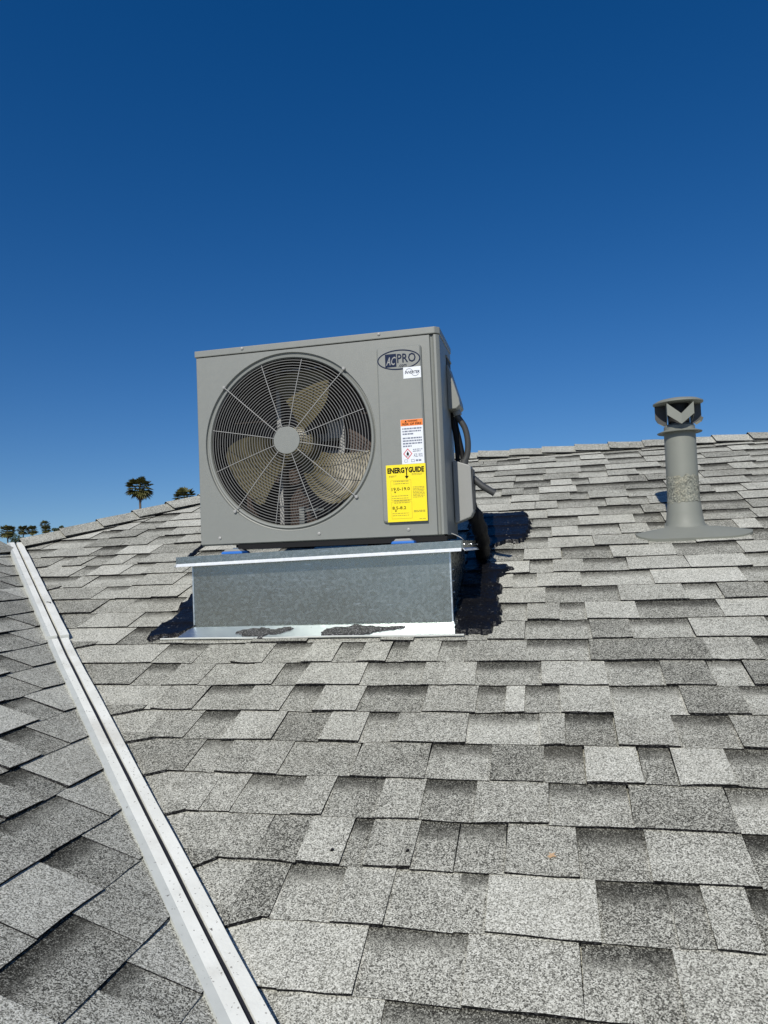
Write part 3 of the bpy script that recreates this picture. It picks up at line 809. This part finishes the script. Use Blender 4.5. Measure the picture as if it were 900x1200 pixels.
# warning sticker
wr = sheet('warning_sticker', .791, .8715, .2597, .4185, PY-.0010, 'white', ac)
sheet('warning_band', .7915, .871, .3955, .4180, PY-.0014, 'orange', wr)
def tri(m):
    m.poly([(.806, PY-.0018, .4085), (.8145, PY-.0018, .4085), (.81025, PY-.0018, .4160)])
part('warning_triangle', tri, M['ink'], wr, fix=False)
text('WARNING', .8165, .852, .4090, .4155, PY-.0018, 'ink', wr, bold=.02)
text('RISK OF FIRE', .798, .866, .3980, .4060, PY-.0018, 'ink', wr, bold=.02)
part('small_print', lambda m: (lines(m, .797, .866, [.383, .3735, .364, ], .0050, PY-.0014, 1, .6), lines(m, .797, .866, [.349, .3395, .330, .3205], .0050, PY-.0014, 2, .45), lines(m, .832, .866, [.309, .3025], .0028, PY-.0014, 3, .8)), M['grey_ink'], wr, fix=False)
def dia(m):
    cx, cz, a, b, y = .813, .296, .0165, .0195, PY-.0014; t = .84
    O = [(cx+a, cz), (cx, cz+b), (cx-a, cz), (cx, cz-b)]; I = [(cx+a*(t-.05), cz), (cx, cz+b*(t-.05)), (cx-a*(t-.05), cz), (cx, cz-b*(t-.05))]
    for k in range(4): m.quad(*[(x, y, z) for x, z in (O[k], O[(k+1) % 4], I[(k+1) % 4], I[k])])
part('hazard_diamond', dia, M['red'], wr, fix=False)
def flame(m):
    P = [(.8095, .291), (.8080, .296), (.8105, .2995), (.8120, .3055), (.8155, .3005), (.8175, .296), (.8165, .291)]
    m.poly([(x, PY-.0014, z) for x, z in P]); m.quad((.807, PY-.0014, .2875), (.819, PY-.0014, .2875), (.819, PY-.0014, .2892), (.807, PY-.0014, .2892))
part('flame_symbol', flame, M['ink'], wr, fix=False)
text('A2L R32', .834, .866, .2835, .2960, PY-.0014, 'grey_ink', wr, bold=.01)
part('symbol_box', lambda m: (frame(m, .800, .812, .266, .2755, .0012, PY-.0014), frame(m, .8245, .836, .266, .2755, .0012, PY-.0014), lines(m, .841, .864, [.268], .006, PY-.0014, 5)), M['grey_ink'], wr, fix=False)
# yellow energy label
eg = sheet('energy_label', .7315, .8745, .0560, .2590, PY-.0016, 'yellow', ac)
YY = PY-.0020
text('ENERG', .7365, .7985, .2285, .2490, YY, 'ink', eg, bold=.05)
text('GUIDE', .8125, .8690, .2285, .2490, YY, 'ink', eg, bold=.05)
def yar(m):
    for P in ([(.7998, .249), (.8040, .249), (.8077, .2405), (.8055, .2345)], [(.8122, .249), (.8082, .249), (.8032, .2365), (.8052, .2300)], ):
        m.poly([(x, YY-.0001*i, z) for i, (x, z) in enumerate(P)])
    m.quad((.8040, YY-.0003, .2400), (.8077, YY-.0003, .2400), (.8077, YY-.0003, .2160), (.8040, YY-.0003, .2160))
    m.poly([(.7985, YY-.0003, .2175), (.8132, YY-.0003, .2175), (.80585, YY-.0003, .2070)])
part('arrow_letter', yar, M['ink'], eg, fix=False)
text('19.0-19.0', .7495, .815, .1665, .1780, YY, 'ink', eg, bold=.012)
text('8.5-8.2', .7495, .799, .1000, .1110, YY, 'ink', eg, bold=.012)
def darr(m):
    for z in (.1640, .0970): m.poly([(.7575, YY, z), (.7655, YY, z), (.7615, YY, z-.0065)])
part('pointer', darr, M['ink'], eg, fix=False)
def sp(m):
    lines(m, .741, .772, [.219, .2155], .002, YY, 11, .7); lines(m, .824, .868, [.2235, .2195], .002, YY, 12, .8)
    for z in (.198, .190): lines(m, .757, .812, [z], .0028, YY, int(z*1000))
    for z in (.147, .1385): lines(m, .7495, .815, [z], .0022, YY, int(z*1000), .9)
    for z in (.130, .122): lines(m, .757, .812, [z], .0028, YY, int(z*1000))
    for z in (.085, .0775): lines(m, .7495, .815, [z], .0022, YY, int(z*1000), .9)
    lines(m, .826, .867, [.176-.0052*k for k in range(8)], .0022, YY, 21, .9); lines(m, .826, .867, [.092, .088], .0025, YY, 22)
    lines(m, .845, .868, [.063], .002, YY, 23)
    frame(m, .7465, .8205, .1330, .2035, .0007, YY-.0001); frame(m, .7465, .8205, .0670, .1280, .0007, YY-.0001)
part('small_print', sp, M['brown_ink'], eg, fix=False)

# ---- right-hand side fittings
part('handle_shade', lambda m: (m.box((ACW+.0002, .175, .622), (ACW+.0025, .285, .677)),), M['inner'])  # dark plate laid on the panel, painted shade of the hand hollow
part('handle_rim', lambda m: (m.box((ACW+.0003, .168, .677), (ACW+.006, .292, .684)), m.box((ACW+.0003, .168, .615), (ACW+.006, .292, .622))), M['ac'])
def svc(m):
    pts = [(ACW+.0005, .17, .648), (ACW+.006, .17, .648), (ACW+.043, .17, .515), (ACW+.046, .17, .492), (ACW+.030, .17, .478), (ACW+.0005, .17, .478)]
    m.prism(pts, (0, .125, 0))
part('service_cover', svc, M['ac'], bevel=.004)
def curve_pts(P, n=8):
    P = [Vector(p) for p in P]; out = []
    for i in range(len(P)-1):
        p0, p1, p2, p3 = P[max(i-1, 0)], P[i], P[i+1], P[min(i+2, len(P)-1)]
        for k in range(n):
            t = k/n; out.append(.5*((2*p1)+(-p0+p2)*t+(2*p0-5*p1+4*p2-p3)*t*t+(-p0+3*p1-3*p2+p3)*t**3))
    return out+[P[-1]]
h1 = part('conduit', lambda m: m.tube(curve_pts([(.963, .235, .478), (.970, .235, .455), (.992, .24, .415), (1.001, .245, .365), (.997, .25, .315), (.982, .25, .280)]), .0115, 12), M['ac_dark'], smooth=True)
part('conduit_fitting', lambda m: m.tube([(.962, .235, .487), (.968, .235, .462)], .0165, 12), M['box'], h1, True)
part('conduit_fitting', lambda m: m.tube([(.986, .25, .292), (.980, .25, .272)], .0155, 12), M['ac_dark'], h1, True)
part('conduit', lambda m: m.tube(curve_pts([(.952, .275, .478), (.955, .275, .43), (.966, .275, .37), (.974, .275, .32), (.978, .272, .275)]), .010, 12), M['black'], smooth=True)
part('conduit', lambda m: m.tube(curve_pts([(.944, .255, .478), (.948, .255, .43), (.955, .26, .37), (.958, .26, .25), (.955, .27, .1)]), .009, 12), M['black'], smooth=True)
def jb(m):
    P = [(.9415, .285), (.949, .288), (1.004, .268), (1.011, .262), (1.013, .09), (1.002, .070), (.9415, .048)]
    m.prism([(x, .215, z) for x, z in P], (0, .10, 0))
bx = part('junction_box', jb, M['box'], bevel=.004)
part('box_cover', lambda m: m.box((1.0132, .222, .10), (1.0165, .308, .255)), M['ac_dark'], bx, bevel=.001)
part('pipe_stub', lambda m: (m.tube([(1.012, .27, .222), (1.045, .27, .19), (1.092, .275, .158)], [.013, .013, .013], 12)), M['ac_dark'], smooth=True)
part('pipe_insulation', lambda m: m.tube(curve_pts([(.985, .30, .12), (1.01, .33, .07), (1.022, .40, .0), (1.015, .50, -.06), (1.00, .60, -.12)]), [.03+.003*math.sin(k*1.1) for k in range(33)], 14), M['black'], smooth=True)
part('drain_line', lambda m: m.tube(curve_pts([(.95, .03, .008), (.965, .02, .002), (.985, .0, -.008), (.993, .01, -.016)]), .0015, 6), M['spoke'], smooth=True)

# ------------------------------------------------------------------ blue pads
for lab, x in (('blue rubber pad under the fan end of the air conditioner, at the left', .125), ('blue rubber pad under the air conditioner below the yellow label', .770)):
    z0 = lidz(x)+.0008; t = thing('rubber_pad', lab, 'rubber pad', (x, .02, z0), 'pads under the air conditioner')
    part('pad_body', lambda m: m.prism([(x-.028, -.035, z0), (x+.058, -.035, z0), (x+.055, -.035, z0+.0095), (x-.022, -.035, z0+.0095)], (0, .075, 0)), M['blue'], t, bevel=.002)
    part('pad_top', lambda m: m.prism([(x-.018, -.033, z0+.0097), (x+.050, -.033, z0+.0097), (x+.040, -.033, z0+.0175), (x-.010, -.033, z0+.0175)], (0, .07, 0)), M['box'], t, bevel=.001)

# ------------------------------------------------------------------ vent pipe
vx, vy = 1.872, .875
vp = thing('vent_pipe', 'grey painted roof vent pipe with a flat-topped wind cap on the right of the roof', 'vent pipe', (vx, vy, rz(vy)))
part('pipe', lambda m: m.lathe((vx, vy, 0), [(.0655, .20), (.0655, .408), (.064, .45), (.05, .46)], 40), M['vent'], vp, True)
def bandf(m):
    rings = []; n = 56
    for j in range(11):
        f = j/10; ring = []
        for k in range(n):
            a = 2*math.pi*k/n; z = .112+.118*f
            if j in (0, 10): z += .016*noise.noise(Vector((math.cos(a)*3, math.sin(a)*3, j)))+.003*noise.noise(Vector((math.cos(a)*13, math.sin(a)*13, j)))
            r = .0668+.0022*noise.noise(Vector((math.cos(a)*5, math.sin(a)*5, z*60)))+(.0012 if j < 2 else 0)
            if j == 0: r += .0015
            ring.append(m.vert((vx+r*math.cos(a), vy+r*math.sin(a), z)))
        rings.append(ring)
    for A, B in zip(rings, rings[1:]):
        for k in range(n): m.face((A[k], A[(k+1) % n], B[(k+1) % n], B[k]))
part('sealant_band', bandf, M['band'], vp, True)
part('sleeve', lambda m: m.lathe((vx, vy, 0), [(.0675, .116), (.0695, .105), (.074, .06), (.080, .02), (.090, .0), (.115, -.02), (.13, -.05)], 48), M['vent'], vp, True)
def plate(m):
    N = 10; x0, x1, y0, y1 = 1.650, 2.112, .682, .785; pts = []
    r = .07
    pts += [(x1, y1), (vx+.10, y1+.02), (vx+.08, y1+.12), (vx-.08, y1+.12), (vx-.10, y1+.02), (x0, y1)]
    for k in range(N+1):
        a = rad(180+90*k/N); pts.append((x0+.10+.10*math.cos(a), y0+r+r*math.sin(a)))
    for k in range(N+1):
        a = rad(270+90*k/N); pts.append((x1-.13+.13*math.cos(a), y0+r+r*math.sin(a)))
    top = [m.vert(MAIN.P(x, sy(y), .018 if y < .775 else .008)) for x, y in pts]; lo_ = [m.vert(MAIN.P(x, sy(y), .002 if y < .9 else -.01)) for x, y in pts]
    inner = [m.vert(MAIN.P(vx+(x-vx)*.5, sy(vy-.06+(y-vy+.06)*.6), .0235)) for x, y in pts]
    n = len(pts)
    for k in range(n):
        m.face((top[k], top[(k+1) % n], inner[(k+1) % n], inner[k])); m.face((lo_[k], lo_[(k+1) % n], top[(k+1) % n], top[k]))
    m.face(inner)
part('base_flashing', plate, M['vent'], vp, True)
cap = part('wind_cap', lambda m: m.lathe((vx, vy, 0), [(.100, .548), (.1045, .551), (.1045, .556), (.085, .566), (.045, .574), (.004, .577)], 48), M['vent'], vp, True)
# square-edged cap: lower flange ring, throat coloured dark for its shade, V-shaped baffle, side wings
part('cap_flange', lambda m: m.lathe((vx, vy, 0), [(.0665, .426), (.092, .4205), (.0935, .4235), (.066, .434), (.05, .440)], 40), M['vent'], cap, True)
part('cap_throat', lambda m: m.lathe((vx, vy, 0), [(.045, .43), (.045, .5478)], 24, caps=False), M['inner'], cap, True)
def chev(m):
    y = vy-.092; a = .053
    P = [(-a, .541), (-a, .490), (0, .447), (a, .490), (a, .541), (0, .492)]
    yy = [0, 0, -.012, 0, 0, -.012]
    f_ = [m.vert((vx-.006+x, y+d, z)) for (x, z), d in zip(P, yy)]; b_ = [m.vert((vx-.006+x, y+d+.003, z)) for (x, z), d in zip(P, yy)]
    m.face((f_[0], f_[1], f_[2], f_[5])); m.face((f_[5], f_[2], f_[3], f_[4])); m.face((b_[5], b_[2], b_[1], b_[0])); m.face((b_[4], b_[3], b_[2], b_[5]))
    for k in range(6): m.face((f_[k], f_[(k+1) % 6], b_[(k+1) % 6], b_[k]))
part('baffle', chev, M['vent'], cap)
for sx in (-1, 1):
    part('baffle_arm', lambda m: m.prism([(vx-.006+sx*.053, vy-.09, .541), (vx-.006+sx*.053, vy-.09, .490), (vx+sx*.05, vy, .452), (vx+sx*.05, vy, .5475)], (sx*.002, 0, 0)), M['vent'], cap)
for sx in (-1, 1):
    def wing(m):
        P = [(.050, .5475), (.0965, .5475), (.0965, .490), (.088, .474), (.066, .462), (.052, .452), (.050, .44)]
        m.prism([(vx+sx*x, vy+.012, z) for x, z in P], (0, .004, 0))
        Q = [(.0965, .5475), (.0965, .490), (.088, .474), (.066, .462)]
        for (xa, za), (xb, zb) in zip(Q[1:], Q[2:]): m.quad((vx+sx*xa, vy+.012, za), (vx+sx*xb, vy+.012, zb), (vx+sx*xb, vy-.03, zb-.014), (vx+sx*xa, vy-.03, za-.012), 1)
    part('cap_wing', wing, [M['ac_dark'], M['vent']], cap)  # plates coloured dark to carry the shade under the cap top

# ------------------------------------------------------------------ palms and far trees
def palm(x, y, zc, dia, label, nf=95, skirt=True, tall=1.0):
    r = random.Random(int(x*7)); t = thing('palm_tree', label, 'palm tree', (x, y, GZ), 'fan palms beyond the roof')
    H = zc-GZ; m = MB(); bend = r.uniform(-.3, .3)
    m.tube([(x+bend*(k/8-1)**2, y, GZ+H*k/8) for k in range(9)], [.32-.14*k/8 for k in range(9)], 10); m.build('trunk', M['trunk'], t, True)
    def fan(m, elev, az, L, w):
        d = Vector((math.cos(az)*math.cos(elev), math.sin(az)*math.cos(elev), math.sin(elev)))
        side = Vector((-math.sin(az), math.cos(az), 0)); up = side.cross(d)
        o = Vector((x, y, zc)); b = o+d*L*.5+Vector((0, 0, -.04*L))
        m.quad(o-side*.025, o+side*.025, b+side*.02, b-side*.02)
        n = 9
        for k in range(n):
            a = rad(-80+160*k/(n-1)); dd = d*math.cos(a)+side*math.sin(a)
            ln = L*.5*(1-.22*abs(k-(n-1)/2)/(n/2))
            tip = b+dd*ln+Vector((0, 0, -.2*ln*r.uniform(.5, 1.4)))
            sd2 = dd.cross(up)*.13*L*.5
            mid = b+dd*ln*.55
            m.face([m.vert(b), m.vert(mid-sd2), m.vert(tip), m.vert(mid+sd2)])
    R = dia/2*1.36; m = MB()
    for k in range(nf):
        e = math.asin(max(-1, min(1, r.uniform(-.8, 1)))); fan(m, e, r.uniform(0, 6.283), R*r.uniform(.8, 1.06)*(tall if abs(e) > .7 else 1), 1)
    m.build('crown', M['frond'], t)
    if skirt:
        m = MB()
        for k in range(nf//3): fan(m, rad(r.uniform(-85, -38)), r.uniform(0, 6.283), R*r.uniform(.55, .85), 1)
        m.build('dead_skirt', M['dead'], t)
palm(-.597*120+CAM.x, 120+CAM.y, .107*120, 4.1, 'tall fan palm with bare trunk showing, standing alone left of the air conditioner', 80)
palm(-.5235*130+CAM.x, 130+CAM.y, .0885*130, 3.9, 'fan palm whose crown top peeks over the roof hip beside the air conditioner', 70)
palm(-.828*200+CAM.x, 200+CAM.y, .0520*200, 4.4, 'leftmost fan palm, a full dark crown just above the roof hip', 80)
palm(-.800*215+CAM.x, 215+CAM.y, .0525*215, 3.4, 'left one of two fan palms whose crowns touch above the roof hip', 70)
palm(-.783*222+CAM.x, 222+CAM.y, .0515*222, 3.4, 'right one of two fan palms whose crowns touch above the roof hip', 70)
palm(-.761*210+CAM.x, 210+CAM.y, .0590*210, 2.9, 'slim upright fan palm, upper one of two crowns right of the touching pair', 60)
palm(-.759*206+CAM.x, 206+CAM.y, .0515*206, 2.8, 'slim lower fan palm standing just in front of the upright one', 60)
def tree(x, y, ztop, dia, label):
    r = random.Random(int(x*3)); t = thing('tree', label, 'tree', (x, y, GZ), 'leafy trees beyond the roof')
    H = ztop-GZ; m = MB()
    m.tube([(x, y, GZ), (x+.1, y, GZ+H*.35), (x, y, GZ+H*.8)], [.3, .22, .08], 8)
    for k in range(5):
        a = k*1.3; m.tube([(x, y, GZ+H*(.35+.08*k)), (x+dia*.3*math.cos(a), y+dia*.3*math.sin(a), GZ+H*(.6+.07*k))], [.12, .04], 6)
    m.build('trunk', M['trunk'], t, True)
    m = MB(); cl = [Vector((r.gauss(0, dia*.2), r.gauss(0, dia*.2), r.uniform(-.32, .0)*H*.9)) for k in range(14)]
    for k in range(1500):
        c = r.choice(cl); p = Vector((x, y, ztop-.6))+c+Vector((r.gauss(0, 1), r.gauss(0, 1), r.gauss(0, .8))).normalized()*dia*.17*r.random()**.33
        a = Vector((r.gauss(0, 1), r.gauss(0, 1), r.gauss(0, 1))).normalized()*.22; b = a.cross(Vector((r.gauss(0, 1), r.gauss(0, 1), r.gauss(0, 1)))).normalized()*.13
        m.quad(p-a, p-b, p+a, p+b)
    m.build('crown', M['leaf'], t)
tree(-.8115*190+CAM.x, 190+CAM.y, .0475*190, 6.0, 'low leafy tree between the leftmost palm and the touching pair')
tree(-.7415*230+CAM.x, 230+CAM.y, .0545*230, 4.0, 'small leafy treetop just right of the slim palms')
tree(-.7290*240+CAM.x, 240+CAM.y, .0560*240, 4.2, 'small rounded treetop farthest right of the low trees on the hip')

# ------------------------------------------------------------------ small debris lying on the shingles
def on_main(x, y, w): return MAIN.P(x, sy(y), w)
M['dry_leaf'] = make_leaf('dry_orange_leaf', (.42, .25, .12), (.62, .44, .27))
def bit(name, label, cat, x, y, w, pts, m_, group=None, th=.0016):
    t = MB(); t.prism([on_main(x+a, y+b*CS, w+h) for a, b, h in pts], MAIN.n*th)
    o = t.build(name, M[m_], None); fix_normals(o); o['label'] = label; o['category'] = cat
    if group: o['group'] = group
    return o
def ground_pt(px, py):
    d = F_+R2*((px-450)/FPX)-U2*((py-600)/FPX); k = (MAIN.o-CAM).dot(MAIN.n)/d.dot(MAIN.n); return CAM+d*k
q = ground_pt(647, 1008)
bit('dry_leaf', 'tiny crumpled orange leaf lying on a pale shingle tab', 'leaf', q.x, q.y, .0115, [(-.009, -.003, 0), (-.003, -.008, 0), (.002, -.003, 0), (.009, -.003, 0), (.004, .002, 0), (.007, .008, 0), (-.001, .004, 0), (-.006, .008, 0), (-.003, .001, 0)], 'dry_leaf', None, .0007)
for (px, py), lab in (((390, 1002), 'small black speck of debris on the pale tab nearest the white valley strip'), ((478, 1003), 'small black speck of debris on the tab left of the orange leaf')):
    q = ground_pt(px, py)
    bit('debris_speck', lab, 'debris', q.x, q.y, .0125, [(-.003, -.003, 0), (.001, -.004, 0), (.004, 0, 0), (.002, .005, 0), (-.002, .004, 0)], 'edge', 'specks of debris on the shingles', .002)
